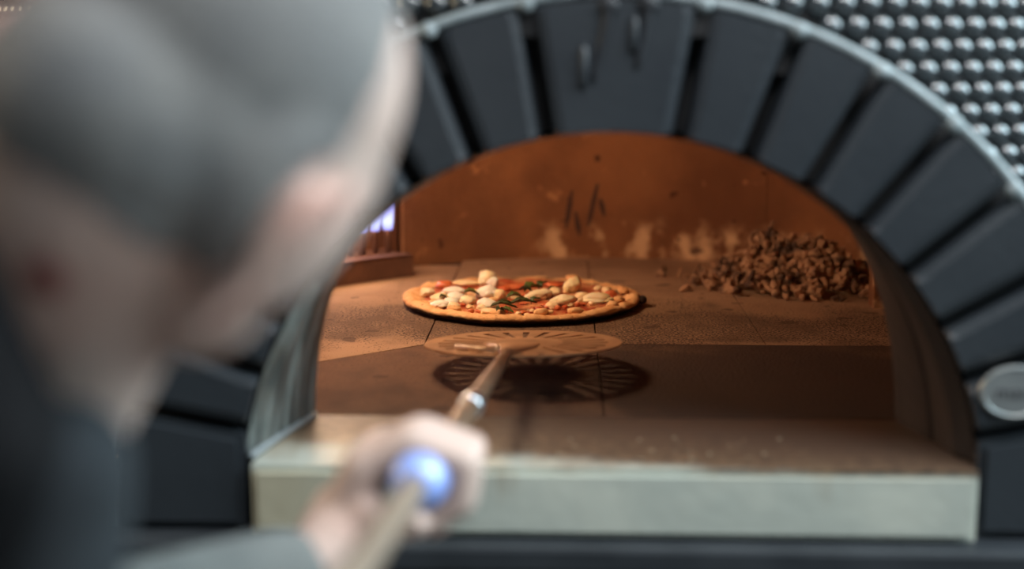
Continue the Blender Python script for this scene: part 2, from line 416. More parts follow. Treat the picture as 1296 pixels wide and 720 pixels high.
for j in range(int(.62/row)):
    s = -.045+j*row
    for i in range(nph):
        phi = (i+.5*(j % 2))*2*PI/nph-PI
        if abs(phi) > rad(112): continue
        p = drum_pt(phi, s)
        if in_arch(p, -.008 if abs(p.x-CX) > .22 else .006): continue
        e = 1e-3; tu = (drum_pt(phi+e, s)-p).normalized(); tv = (drum_pt(phi, s+e)-p).normalized(); nn = tu.cross(tv).normalized()
        if nn.dot(p-Vector((CX, DY, p.z-.05))) < 0: nn = -nn
        rings = []
        for rr, hh in prof:
            rings.append([bm.verts.new(p+tu*cos(2*PI*k/10)*tr*rr+tv*sin(2*PI*k/10)*tr*rr+nn*(th*hh-.0005)) for k in range(10)])
        for a, b in zip(rings, rings[1:]):
            for k in range(10): bm.faces.new((a[k], a[(k+1) % 10], b[(k+1) % 10], b[k]))
        bm.faces.new(rings[-1])
obj('round_tile_mosaic', bm, M['mosaic'], oven, smooth=True)

# stand, ledge, pale stone sill
bm = bmesh.new()
bm_pts = []
for z in (-HZ, -.078):
    ringv = []
    for i in range(97):
        phi = rad(-150)+rad(300)*i/96; ringv.append(bm.verts.new((CX+(DR-.02)*sin(phi), DY-(DR-.02)*cos(phi), z)))
    bm_pts.append(ringv)
a, b = bm_pts
for k in range(97): bm.faces.new((a[k], a[(k+1) % 97], b[(k+1) % 97], b[k]))
bm.faces.new(a[::-1]); bm.faces.new(b)
box(bm, CX-.44, CX+.44, YF-.012, DY, -HZ, -.078, .006)
obj('oven_stand', bm, M['base'], oven)
bm = bmesh.new(); box(bm, CX-.46, CX+.46, YF-.03, DY-.1, -.078, -.0565, .004)
obj('front_ledge', bm, M['ledge'], oven)
bm = bmesh.new(); zs = -.0555
pts = [(CX-.279, YF-.012), (CX+.284, YF-.012), (CX+.284, YF+.02), (CX+.257, 1.213), (CX-.257, 1.213), (CX-.279, YF+.02)]
lo = [bm.verts.new((x, y, zs)) for x, y in pts]; hi = [bm.verts.new((x, y, 0)) for x, y in pts]
bm.faces.new(lo[::-1]); tf = bm.faces.new(hi)
for i in range(6): j = (i+1) % 6; bm.faces.new((lo[i], lo[j], hi[j], hi[i]))
bmesh.ops.bevel(bm, geom=[e for e in bm.edges if all(v.co.y < YF+.001 for v in e.verts)], offset=.0055, segments=4, affect='EDGES')
sill = obj('stone_sill', bm, M['slab'], oven)
# crumbs of flour and dough stuck on the sill
bm = bmesh.new()
for k in range(34):
    x = rnd.uniform(-.10, .20); y = rnd.uniform(1.085, 1.15); r = rnd.uniform(.0006, .0016)
    ball(bm, (x, y, r*.4), (r*rnd.uniform(1, 3), r*rnd.uniform(1, 2), r*.7), 1, Matrix.Rotation(rnd.uniform(0, PI), 3, 'Z'), .3)
cr = obj('flour_crumbs', bm, material('flour', (.26, .19, .12, 1), .9), oven); cr['kind'] = 'stuff'

# steel lining of the mouth: splayed reveal with a front flange
def jamb(s):
    bm = bmesh.new(); n = 26
    prof = []
    for i in range(n+1):
        t = i/n; a = rad(90)*t
        row = []
        for yy, ra, rb, zc in ((YF+.014, RI-.002, RI-.001, ZC), (YF+.030, RI-.012, RI-.002, ZC), (YF+.034, RI-.014, RI-.003, ZC), (YF+.075, RI-.020, RI-.003, -.028), (YF+.079, RI-.023, RI-.004, -.028), (1.205, .256, .286, -.02), (1.222, .256, .286, -.02), (1.222, .275, .30, -.02)):
            ex = 1-.14*min(1, max(0, (yy-YF-.03)/.1)); row.append(bm.verts.new((CX+s*ra*max(sin(a), 0)**ex, yy, max(0.0005, zc+rb*max(cos(a), 0)**ex) if t < 1 else .0005)))
        prof.append(row)
    for a, b in zip(prof, prof[1:]):
        for k in range(len(a)-1): bm.faces.new((a[k], a[k+1], b[k+1], b[k]))
    o = obj('mouth_lining', bm, M['jamb'], oven)
    return o
jamb(-1); jamb(1).data.materials[0] = M['jamb_shaded']
# edge of the lining where it meets the sill
bm = bmesh.new(); tube(bm, [(CX-.281, YF+.004, .004), (CX-.272, YF+.05, .0035), (CX-.2535, 1.205, .003)], .003, 8)
obj('lining_foot', bm, M['trim'], oven, smooth=True)

# hearth tiles: separate slabs with fine open joints, one surface
bm = bmesh.new(); g = .0008; zt, zb = 0, -.03
def tile(pts):
    c = Vector((sum(p[0] for p in pts)/len(pts), sum(p[1] for p in pts)/len(pts)))
    q = []
    for p in pts:
        d = Vector(p)-c; q.append(c+d-Vector((math.copysign(g, d.x), math.copysign(g, d.y))))
    lo = [bm.verts.new((p.x, p.y, zb)) for p in q]; hi = [bm.verts.new((p.x, p.y, zt)) for p in q]
    bm.faces.new(hi); bm.faces.new(lo[::-1])
    for i in range(len(q)): j = (i+1) % len(q); bm.faces.new((lo[i], lo[j], hi[j], hi[i]))
xs = [-.50, -.335, -.149, .038, .222, .41, .58]
def yj(x): return 1.518 if x > -.05 else 1.518-(-.05-x)*.0 if x > -.148 else 1.491-(-.148-x)*.86
for (x0, x1) in ((-.30, .038), (.038, .40)):
    if x0 < 0: tile([(x0, 1.214), (x1, 1.214), (x1, 1.518), (-.137, 1.517), (x0, 1.377)])
    else: tile([(x0, 1.214), (x1, 1.214), (x1, 1.518), (x0, 1.518)])
for k, (x0, x1) in enumerate(zip(xs, xs[1:])):
    if x1 <= -.148: a, b = (1.36-.15 if x0 < -.4 else 1.33), 1.491
    else: a = b = 1.518
    if x0 < -.4: tile([(x0, 1.41), (x1, 1.33), (x1, 1.80), (x0, 1.80)])
    elif x0 < -.3: tile([(x0, 1.347), (x1, 1.507), (x1, 1.80), (x0, 1.80)])
    elif x0 > .4: tile([(x0, 1.26), (x1, 1.41), (x1, 1.80), (x0, 1.80)])
    else: tile([(x0, 1.518), (x1, 1.518), (x1, 1.80), (x0, 1.80)])
    yb_ = 2.16 if -.3 < x0 < .4 else (2.05 if x0 < 0 else 2.02)
    tile([(x0, 1.80), (x1, 1.80), (x1, yb_), (x0, yb_)])
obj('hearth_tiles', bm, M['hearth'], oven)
bm = bmesh.new(); box(bm, -.36, .44, 1.216, 2.17, -.055, -.004); box(bm, -.50, .575, 1.40, 2.0, -.0545, -.0045); obj('hearth_bed', bm, M['soot'], oven)

# firing chamber: curved back panels, plain side ring, vault, front lip
WC = (.05, 1.58); WR = .55
def ring_panel(a0, a1, z0, z1, r0=WR, r1=WR+.022, n=None, foot=0.):
    n = n or max(4, int(abs(a1-a0)/rad(2))); rows = []; bm = bmesh.new()
    for i in range(n+1):
        a = a0+(a1-a0)*i/n
        rows.append([bm.verts.new((WC[0]+r*sin(a), WC[1]+r*cos(a), z)) for r, z in ((r0, z0), (r0, z1), (r1, z1), (r1, z0))])
    for a, b in zip(rows, rows[1:]):
        for k in range(4): bm.faces.new((a[k], a[(k+1) % 4], b[(k+1) % 4], b[k]))
    bm.faces.new(rows[0]); bm.faces.new(rows[-1][::-1]); return bm
for a0, a1 in ((-30.7, 26.63), (26.72, 75), (75.5, 120), (-120, -75.5), (-75, -31.3)):
    inner = WR if a0 > -31 else WR+.012
    obj('chamber_panel', ring_panel(rad(a0), rad(a1), -.003, .27, inner), M['chamber'], oven, smooth=False)
bm = bmesh.new(); rows = []; nn_, mm = 64, 14
for j in range(mm+1):
    t = j/mm*PI/2; r = WR*cos(t)*1.0+.01; z = .268+.17*sin(t)
    rows.append([bm.verts.new((WC[0]+r*sin(2*PI*i/nn_), WC[1]+r*cos(2*PI*i/nn_), z)) for i in range(nn_)])
for a, b in zip(rows, rows[1:]):
    for k in range(nn_): bm.faces.new((a[k], a[(k+1) % nn_], b[(k+1) % nn_], b[k]))
bm.faces.new(rows[-1])
for f in list(bm.faces):
    if all(v.co.y < 1.235 for v in f.verts): bm.faces.remove(f)
obj('chamber_vault', bm, M['chamber'], oven, smooth=True)
# front lip: flat wall with the arched opening
bm = bmesh.new(); n = 40; rows = []
for i in range(n+1):
    a = rad(-90+180*i/n); xi = CX+.259*math.copysign(abs(sin(a))**.86, a); zi = max(-.02+.289*max(cos(a), 0)**.86, -.003)
    xo = max(-.385, min(.46, CX+.62*sin(a))); zo = .46 if abs(a) < 1.2 else .46*(PI/2-abs(a))/(PI/2-1.2)
    if i in (0, n): zo = -.003
    rows.append([bm.verts.new((x, y, z)) for x, y, z in ((xi, 1.218, zi), (xo, 1.218, zo), (xo, 1.235, zo), (xi, 1.235, zi))])
for a, b in zip(rows, rows[1:]):
    for k in range(4): bm.faces.new((a[k], a[(k+1) % 4], b[(k+1) % 4], b[k]))
obj('chamber_lip', bm, M['chamber'], oven)
# short upright edge panel on the right side
bm = bmesh.new(); box(bm, .383, .47, 1.735, 1.765, -.003, .24, .002); obj('side_panel', bm, M['chamber'], oven)
# soot scratches drawn on the back wall, like a slanted M
def wallpt(x, z): a = math.asin((x-WC[0])/WR); return Vector((x, WC[1]+WR*cos(a)-.0008, z))
for k, ((xa, za), (xb, zb_)) in enumerate((((.0145, .102), (.0055, .044)), ((.020, .070), (.026, .034)), ((.0525, .112), (.039, .048)), ((.057, .090), (.063, .063)))):
    bm = bmesh.new(); N_ = 8; L_ = []; R_ = []
    for i in range(N_+1):
        t = i/N_; w = .0042*sin(PI*(.12+.76*t))+rnd.uniform(-.0005, .0005); x = xa+(xb-xa)*t; z = za+(zb_-za)*t
        L_.append((bm.verts.new(wallpt(x-w, z)), bm.verts.new(wallpt(x+w, z)), bm.verts.new(wallpt(x+w, z)+Vector((0, .0035, 0))), bm.verts.new(wallpt(x-w, z)+Vector((0, .0035, 0)))))
    for a, b in zip(L_, L_[1:]):
        for j in range(4): bm.faces.new((a[j], a[(j+1) % 4], b[(j+1) % 4], b[j]))
    bm.faces.new(L_[0]); bm.faces.new(L_[-1][::-1])
    obj('soot_stroke', bm, M['stroke'], oven)
# gas burner: low curved tray, upright jets, flames
burner = obj('gas_burner', ring_panel(rad(-84), rad(-34.7), 0, .029, .452, .536), M['pan'], oven)
bm0 = ring_panel(rad(-84), rad(-34.9), .029, .0315, .450, .470)
obj('tray_lip', bm0, M['pan'], burner)
for k in range(20):
    a = rad(-36-2.4*k); c = Vector((WC[0]+.505*sin(a), WC[1]+.505*cos(a), 0))
    bm = bmesh.new(); tube(bm, [c+Vector((0, 0, .028)), c+Vector((0, 0, .056)), c+Vector((0, 0, .060))], [.0042, .0042, .006], 12)
    obj('burner_jet', bm, M['tube'], burner, smooth=True)
    bm = bmesh.new(); h = rnd.uniform(.09, .13); pts = []; rs = []; sw = rnd.uniform(-.006, .006)
    for i in range(11):
        t = i/10; pts.append(c+Vector((sw*sin(t*3)*t, -.010*t*t, .061+h*t))); rs.append(.0105*(sin(PI*min(1, .18+.82*t))**.8)*(1-.45*t)+.0006)
    tube(bm, pts, rs, 12); obj('flame', bm, M['flame'], burner, smooth=True)

# ------------------------------------------------------------ charred wood heap at the right of the chamber
hp = bmesh.new()
def heap_h(x, y):
    e = math.exp(-(((x-.30)/.075)**2)-((y-1.915)/.075)**2)*.088
    e += math.exp(-(((x-.275)/.022)**2)-((y-1.93)/.03)**2)*.034
    e += math.exp(-(((x-.36)/.05)**2)-((y-1.88)/.07)**2)*.055
    e += math.exp(-(((x-.24)/.035)**2)-((y-1.88)/.05)**2)*.018
    return e
for k in range(760):
    x = rnd.gauss(.312, .062); y = rnd.gauss(1.885, .055)
    if x > .42: x = .42-rnd.random()*.06
    if math.hypot(x-WC[0], y-WC[1]) > .525 or y < 1.775+max(0, .30-x)*.5: continue
    h = heap_h(x, y)*.56; r = rnd.uniform(.0035, .0085)
    z = r*.5+h*(.35+.65*rnd.random()**.5)
    if rnd.random() < .45:
        dz = Vector((rnd.gauss(0, 1), rnd.gauss(0, 1), rnd.gauss(0, .6))).normalized(); L_ = rnd.uniform(.008, .02)
        p = Vector((x, y, z)); q = p+dz*L_; q.z = max(q.z, r*.5)
        tube(hp, [p, p.lerp(q, .5)+Vector((rnd.uniform(-.002, .002),)*3), q], [r*.5, r*.65, r*.4], 6)
    else:
        ball(hp, (x, y, z), (r*rnd.uniform(.7, 1.3), r*rnd.uniform(.7, 1.3), r*rnd.uniform(.5, 1.)), 1, Quaternion((rnd.random(), rnd.random(), rnd.random(), rnd.random())).normalized().to_matrix(), .5)
for k in range(46):
    t = k/45; x = .172+.09*t+rnd.uniform(-.006, .006); y = 1.945-.06*t+rnd.uniform(-.012, .012)*(.4+t); r = rnd.uniform(.003, .0062)*(.8+.6*t)
    ball(hp, (x, y, r*.6), (r*1.2, r, r*.75), 1, Matrix.Rotation(rnd.uniform(0, PI), 3, 'Z'), .5)
for k in range(14):
    a = 2*PI*k/14
    if k < 12: ball(hp, (.262+.0085*cos(a), 1.905, .062+.0095*sin(a)), (.0042, .005, .0042), 1, None, .4)
heap = obj('charred_wood_debris', hp, M['chip'])
heap['kind'] = 'stuff'; heap['label'] = 'heap of charred brown wood chips against the oven wall behind the pizza'; heap['category'] = 'wood chips'

# ------------------------------------------------------------ pizza
PC = Vector((-.051, 1.752, 0))
pizza = thing('pizza', 'baked pizza with mozzarella, tomato and basil lying on the oven hearth', 'pizza', (PC.x, PC.y, 0))
bm = bmesh.new(); n = 128
prof = [(0, .001), (.6, .001), (.90, .0008), (.955, .0022), (.99, .006), (1., .0095), (.985, .0122), (.955, .0138), (.92, .0134), (.885, .0115), (.855, .0096), (.80, .0088), (.6, .0085), (.3, .0085), (0, .0085)]
cols = []
for r, z in prof:
    if r == 0: cols.append([bm.verts.new((PC.x, PC.y, z))]); continue
    row = []
    for k in range(n):
        a = 2*PI*k/n; q = Vector((cos(a)*2.2, sin(a)*2.2, 0))
        w = 1+.022*noise.noise(q)+.010*noise.noise(q*3.1)
        up = (1+.28*noise.noise(q*1.9+Vector((5, 0, 0)))+.20*noise.noise(q*5)) if z > .008 else 1
        if .8 < r < .96 and z > .008: up += .10*noise.noise(q*9)
        zz = z*up*(1-.34*max(0, sin(a))) if z > .008 else z
        rr = .1465*r*w
        row.append(bm.verts.new((PC.x+rr*cos(a)*1.02, PC.y+rr*sin(a)*1.04, zz)))
    cols.append(row)
for a, b in zip(cols, cols[1:]):
    for k in range(n):
        j = (k+1) % n
        if len(a) == 1: bm.faces.new((a[0], b[j], b[k]))
        elif len(b) == 1: bm.faces.new((a[k], a[j], b[0]))
        else: bm.faces.new((a[k], a[j], b[j], b[k]))
crust_me_bm = bm.copy(); crust = obj('crust', bm, M['crust'], pizza, smooth=True)
bm = bmesh.new(); ball(bm, (.0985, 1.735, .009), (.0065, .010, .0055), 2, amp=.3); obj('char_blister', bm, M['soot'], crust, smooth=True)
for k, (a, r) in enumerate(((-78, .128), (-60, .134), (-35, .136), (-100, .136), (10, .13), (-125, .132), (60, .13), (-20, .128))):
    bm = bmesh.new(); ball(bm, (PC.x+r*cos(rad(a)), PC.y+r*sin(rad(a)), .0135), (.010, .007, .0045), 2, Matrix.Rotation(rad(a+90), 3, 'Z'), .25)
    obj('crust_bubble', bm, M['crust'], crust, smooth=True)
# sauce layer
bm = bmesh.new(); c0 = bm.verts.new((PC.x, PC.y, .0105)); rows = [[c0]]
for i in range(1, 15):
    r = i/14*.127; row = []
    for k in range(96):
        a = 2*PI*k/96; q = Vector((cos(a)*r*55, sin(a)*r*55, 3)); e = 1+.06*noise.noise(Vector((cos(a)*2, sin(a)*2, 9)))
        row.append(bm.verts.new((PC.x+r*e*cos(a), PC.y+r*e*sin(a), (.0110+.0022*noise.noise(q)) if i < 14 else .0078)))
    rows.append(row)
for k in range(96): bm.faces.new((c0, rows[1][k], rows[1][(k+1) % 96]))
for a, b in zip(rows[1:], rows[2:]):
    for k in range(96): bm.faces.new((a[k], b[k], b[(k+1) % 96], a[(k+1) % 96]))
sauce = obj('tomato_sauce', bm, M['sauce'], pizza, smooth=True)
_P = rad(9.9); _Y = rad(2.04)
_f = Vector((-sin(_Y)*cos(_P), cos(_Y)*cos(_P), -sin(_P))); _r = Vector((cos(_Y), sin(_Y), 0)); _u = _r.cross(_f)
def at(px, py, z):
    """point of the horizontal plane z seen at a photograph pixel (used only to read positions off the photo)"""
    d = _f+_r*((px-648)/1800)+_u*((360-py)/1800); t = (z-.33)/d.z
    return Vector((d.x*t, d.y*t, z))
def blob(px, py, w, h, mat, deep=.8, tilt=0, amp=.22, name='mozzarella', z=.011):
    """w, h: seen width and height in mm; the piece stands on the sauce"""
    p = at(px, py+h*1.02*.5*.5, z); bm = bmesh.new()
    rot = Matrix.Rotation(tilt, 3, 'Y')
    ball(bm, (p.x, p.y, z+h*.00042), (w*.00047, w*.0005*deep, h*.0005), 3, rot, amp, 20)
    for q in range(4 if w > 12 else 1):
        a = rnd.uniform(0, 2*PI); k = rnd.uniform(.25, .42)
        ball(bm, (p.x+cos(a)*w*.00034, p.y+sin(a)*w*.00034*deep, z+h*rnd.uniform(.12, .5)*.001), (w*.0005*k*1.3, w*.0005*k, h*.0005*k*1.3), 2, rot, .35, 20)
    return obj(name, bm, M[mat], pizza, smooth=True)
for px, py, w, h, mat, deep, tilt in (
    (541, 371, 19, 11, 'mozz', .9, 0), (556, 379, 23, 12, 'mozz', .8, -.2), (574, 369, 29, 10, 'mozz_white', .7, -.05), (570, 384, 20, 11, 'mozz_white', .9, 0),
    (577, 378, 24, 12, 'mozz_white', .8, .1), (592, 382, 20, 12, 'mozz', .9, 0), (556, 386, 26, 9, 'mozz_white', .6, -.1), (574, 388, 15, 8, 'mozz_gold', .8, 0),
    (600, 372, 16, 10, 'mozz_gold', .8, 0), (617, 356, 25, 23, 'mozz', .8, .1), (612, 351, 11, 14, 'mozz', .8, -.3), (624, 361, 14, 16, 'mozz_white', .8, .3), (616, 373, 25, 18, 'mozz_white', .8, 0), (632, 375, 15, 14, 'mozz', .9, .1),
    (617, 388, 26, 15, 'mozz_white', .8, .15), (610, 392, 12, 9, 'mozz', .8, .15), (620, 395, 22, 7, 'mozz_gold', .7, 0), (650, 376, 18, 8, 'mozz', .8, 0), (678, 376, 29, 13, 'mozz', .8, -.15),
    (690, 374, 18, 14, 'mozz', .8, 0), (703, 372, 20, 12, 'mozz_gold', .9, .1), (724, 364, 25, 19, 'mozz', .75, -.45), (712, 383, 31, 15, 'mozz', .8, -.12), (699, 388, 18, 9, 'mozz_gold', .8, 0),
    (736, 378, 22, 12, 'mozz_gold', .8, -.2), (754, 379, 40, 12, 'mozz', .55, -.06), (768, 369, 15, 10, 'mozz_gold', .9, 0), (757, 366, 13, 7, 'mozz_gold', .9, 0), (590, 359, 34, 8, 'mozz_gold', .7, .05)):
    b_ = blob(px, py, w, h, mat, deep, tilt)
# tomato pieces and chunks of pulp
for px, py, w, h in ((563, 362, 22, 11), (655, 363, 36, 7), (678, 361, 22, 6), (702, 361, 26, 6), (640, 365, 18, 6), (773, 373, 15, 9)):
    blob(px, py, w, h, 'tomato', .8, 0, .25, 'tomato_piece')
for k in range(40):
    t = k/39
    px = 583+190*t+rnd.uniform(-4, 4); py = 396.5-6*(abs(t-.35)*1.4)**2*4+rnd.uniform(-5, 2.5)
    blob(px, py, rnd.uniform(5, 11), rnd.uniform(3.5, 6.5), 'tomato' if rnd.random() < .72 else 'mozz_gold', .9, 0, .35, 'tomato_pulp')
for k in range(26):
    a = rnd.uniform(0, 2*PI); r = rnd.uniform(.02, .11); px = 661+140*(r/.12)*cos(a); py = 378+14*(r/.12)*sin(a)
    blob(px, py, rnd.uniform(6, 12), rnd.uniform(3, 5.5), 'tomato' if rnd.random() < .6 else 'mozz_gold', .9, 0, .35, 'tomato_pulp')
# basil leaves: curled blades standing up out of the sauce
def leaf(px, py, L_, W_, ang, curl, mat='basil', z=.017, pitch=0.):
    p = at(px, py, z); bm = bmesh.new(); n, m = 12, 6; g = []
    for i in range(n+1):
        t = i/n; w = W_*sin(PI*t**.8)**.8*.5+.0002; row = []
        for j in range(m+1):
            s = j/m*2-1
            v = Vector(((t-.5)*L_, s*w, curl*sin(t*PI*1.3)*.9+abs(s)*w*.55+.0006*sin(t*22)*abs(s)))
            v = Matrix.Rotation(ang, 3, 'Z') @ (Matrix.Rotation(pitch, 3, 'Y') @ v); row.append(v+p)
        g.append(row)
    V = [[bm.verts.new(v) for v in r] for r in g]; W2 = [[bm.verts.new(v-Vector((0, 0, .0007))) for v in r] for r in g]
    for a in (V, W2):
        for i in range(n):
            for j in range(m): bm.faces.new((a[i][j], a[i+1][j], a[i+1][j+1], a[i][j+1]))
    for i in range(n):
        for j in (0, m): bm.faces.new((V[i][j], V[i+1][j], W2[i+1][j], W2[i][j]))
    for j in range(m):
        for i in (0, n): bm.faces.new((V[i][j], V[i][j+1], W2[i][j+1], W2[i][j]))
    obj('basil_leaf', bm, M[mat], pizza, smooth=True)
for a in ((597, 371, .020, .012, .1, .003, 'basil', .019), (653, 376, .024, .014, .3, .003, 'basil', .018), (675, 365, .026, .018, .5, .004, 'basil', .019, -.25), (687, 360, .018, .011, .9, .003, 'basil_dark', .021, -.5), (666, 367, .018, .012, -.3, .003, 'basil_dark', .018),
          (638, 387, .032, .010, .1, .003, 'basil_dark', .019), (662, 383, .034, .012, .15, .003, 'basil_dark', .020, -.12), (678, 380, .014, .009, .5, .003, 'basil_dark', .021, -.6), (641, 393, .018, .010, -.3, .002, 'basil', .017), (561, 376, .010, .007, .5, .002, 'basil_dark', .019), (640, 383, .02, .008, .4, .002, 'basil_dark', .02), (633, 392, .012, .008, .8, .002, 'basil_dark', .019), (700, 366, .012, .008, .2, .002, 'basil_dark', .018)):
    leaf(*a)

# ------------------------------------------------------------ turning peel
P1 = Vector((-.052, 1.302, .0345)); P2 = Vector((-.082, .796, .0755)); HD = (P1-P2).normalized()
S_ = HD.cross(Vector((0, 0, 1))).normalized(); roll = rad(-1.2); S_ = Quaternion(HD, roll) @ S_; U_ = S_.cross(HD).normalized()
DC = Vector((-.0385, 1.388, .0285)); PR = .0985
def pl(a, b, c=0.): return DC+S_*a+HD*b+U_*c
peel = thing('pizza_peel', 'round slotted metal turning peel with a long rod, held just in front of the pizza', 'pizza peel', tuple(P2))
bm = bmesh.new(); NA = 144; rr = [0, .012, .030, .040, .052, .064, .076, .085, .091, PR]
top = []
for r in rr:
    zz = .0035*math.exp(-(r/.028)**2)+(.0006 if r > .095 else 0)
    top.append([pl(0, 0, zz)] if r == 0 else [pl(r*cos(2*PI*k/NA), r*sin(2*PI*k/NA), zz) for k in range(NA)])
T = [[bm.verts.new(p) for p in row] for row in top]; B = [[bm.verts.new(p-U_*.0016) for p in row] for row in top]
def slot(i, k):
    a = (k+.5)*360/NA
    if 248 < a < 292 and i < 6: return False
    return 3 <= i <= 6 and k % 6 in (0, 1) or (i == 7 and False)
cells = {}
for i in range(len(rr)-1):
    for k in range(NA):
        if i and slot(i, k): continue
        cells[(i, k)] = 1; j = (k+1) % NA
        if i == 0:
            bm.faces.new((T[0][0], T[1][k], T[1][j])); bm.faces.new((B[0][0], B[1][j], B[1][k]))
        else:
            bm.faces.new((T[i][k], T[i+1][k], T[i+1][j], T[i][j])); bm.faces.new((B[i][k], B[i][j], B[i+1][j], B[i+1][k]))
for e in list(bm.edges):
    if e.is_boundary and e.verts[0] in set(): pass
tmap = {}
for rT, rB in zip(T, B):
    for a, b in zip(rT, rB): tmap[a] = b
for e in [e for e in bm.edges if e.is_boundary and e.verts[0] in tmap and e.verts[1] in tmap]:
    a, b = e.verts; bm.faces.new((a, b, tmap[b], tmap[a]))
blade = obj('blade', bm, M['steel'], peel)
# tang: flared socket welded on the blade
bm = bmesh.new(); g = []
OX = (P1-DC).dot(S_)
for b, w, h in ((-.088, .0058, .0070), (-.080, .0075, .0062), (-.062, .0125, .0048), (-.040, .021, .0038), (-.015, .024, .0032), (.012, .016, .0026), (.030, .005, .0018)):
    g.append([bm.verts.new(pl(sx*w+OX*min(1, max(0, -b/.085)), b, hz)) for sx, hz in ((-1, .0002), (-.75, h*.75), (0, h), (.75, h*.75), (1, .0002))])
for a, b in zip(g, g[1:]):
    for k in range(5): bm.faces.new((a[k], a[(k+1) % 5], b[(k+1) % 5], b[k]))
bm.faces.new(g[0]); bm.faces.new(g[-1][::-1]); obj('tang', bm, M['steel'], peel, smooth=True)
# bent stop bar to the left of the socket
bm = bmesh.new(); tube(bm, [pl(-.060, -.052, .0035), pl(-.040, -.071, .004), pl(-.0195, -.089, .0045), pl(-.0165, -.080, .0055), pl(-.018, -.066, .0055), pl(-.028, -.052, .0045)], .0023, 8)
obj('stop_bar', bm, M['bar'], peel, smooth=True)
# rod and handle along one straight line
rod0 = P1+HD*.012+U_*.001; rod1 = P2-HD*.008
bm = bmesh.new(); q = [rod0-HD*.004, rod0-HD*.006, rod0.lerp(rod1, .10), rod0.lerp(rod1, .35), rod0.lerp(rod1, .62), rod1]
tube(bm, q, [.0030, .0050, .0060, .0070, .0078, .0083], 20); obj('rod', bm, M['rod'], peel, smooth=True)
bm = bmesh.new(); c = rod0.lerp(rod1, .52); tube(bm, [c+HD*.012, c+HD*.008, c-HD*.008, c-HD*.012], [.0078, .0096, .0096, .0078], 20); obj('rod_collar', bm, M['ring'], peel, smooth=True)
bm = bmesh.new(); ks = [(.019, .0080), (.016, .0125), (.009, .0165), (-.001, .0178), (-.011, .0165), (-.018, .0120), (-.021, .0080)]
tube(bm, [P2+HD*a for a, r in ks], [r for a, r in ks], 28); obj('grip_ring', bm, M['sleeve_blue'], peel, smooth=True)
ks = [(-.018, .0070), (-.05, .0076), (-.12, .0082), (-.25, .0088), (-.42, .0092), (-.44, .0085), (-.445, .005)]
bm = bmesh.new(); tube(bm, [P2+HD*a for a, r in ks], [r for a, r in ks], 24); obj('handle', bm, M['handle_tan'], peel, smooth=True)

# ------------------------------------------------------------ the pizzaiolo
person = thing('person', 'person with cropped grey hair in a dark shirt, leaning in and holding the peel', 'person', (-.50, .62, -HZ))
# head frame: F = where the face points, built in head axes then turned
HC = Vector((-.1630, .585, .281))
yaw = rad(-37); lean = rad(33)
Fdir = Quaternion((0, 0, 1), yaw) @ Vector((-.25, .97, 0)).normalized()
view = Vector((-.25, .97, 0)).normalized()
R0_ = Fdir.cross(Vector((0, 0, 1))).normalized(); U0 = Vector((0, 0, 1))
qn = Quaternion(view, lean) @ Quaternion(R0_, rad(-4))
FX, FY, FZ = qn @ R0_, qn @ Fdir, qn @ U0
HM = Matrix((FX, FY, FZ)).transposed()
def hp_(x, y, z): return HC+HM @ Vector((x, y, z))
def hball(bm, c, r, sub=3, rot=None, amp=0.):
    R_ = HM @ rot if rot is not None else HM
    ball(bm, hp_(*c), r, sub, R_, amp)
def head_shapes(bm, grow=0.):
    hball(bm, (0, .001, .040), (.0735+grow, .082+grow, .079+grow), 4)
    hball(bm, (0, .010, .030), (.072+grow, .082+grow, .078+grow), 4)
NB_ = Vector((-.248, .600, .185))
body = bmesh.new()
head_shapes(body)
hball(body, (0, .025, -.004), (.0570, .050, .068), 4)
hball(body, (0, .034, -.046), (.038, .038, .034))
hball(body, (0, .055, -.064), (.019, .016, .015))
for s in (-1, 1):
    hball(body, (s*.048, .014, -.036), (.017, .032, .030))
    hball(body, (s*.036, .050, -.004), (.021, .018, .018))
    capsule(body, hp_(s*.050, .062, .034), .009, hp_(s*.012, .078, .036), .009)
    hball(body, (s*.010, .076, -.024), (.007, .008, .006))
    hball(body, (s*.063, .0, .01), (.014, .05, .05))
hball(body, (0, .065, -.042), (.024, .011, .015))
capsule(body, hp_(0, .072, .030), .0075, hp_(0, .078, -.017), .0080)
capsule(body, hp_(0, -.040, .0), .056, NB_, .045)
hball(body, (0, -.028, .012), (.066, .054, .068), 4)
hball(body, (0, .072, -.041), (.020, .007, .0045)); hball(body, (0, .070, -.050), (.017, .008, .0055))
# ears: bowl, helix, lobe; their upper rims are redder than the face
E_top = {}
for s in (-1, 1):
    base = (s*.080, -.004, -.006)
    E = lambda u, v, w: hp_(s*(.074+w*1.35), -.024+u*1.1, -.008+v*1.12)
    E_top[s] = E(-.006, .026, .016)
    loop = [(.012, -.006), (.015, .012), (.010, .026), (-.004, .032), (-.017, .027), (-.022, .012), (-.020, -.006), (-.013, -.020), (-.004, -.029)]
    wout = [.003, .005, .009, .014, .020, .022, .020, .014, .008]
    for (a, wa), (b, wb) in zip(zip(loop, wout), list(zip(loop, wout))[1:]): capsule(body, E(a[0], a[1], wa), .0046, E(b[0], b[1], wb), .0046, 3, 10)
    capsule(body, E(-.002, -.030, .006), .0085, E(.001, -.018, .004), .0075, 3, 12)
    hball(body, (s*.082, -.026, -.006), (.006, .015, .028), 3, Matrix.Rotation(s*rad(28), 3, 'Z'))
    hball(body, (s*.077, -.007, -.010), (.005, .006, .009))
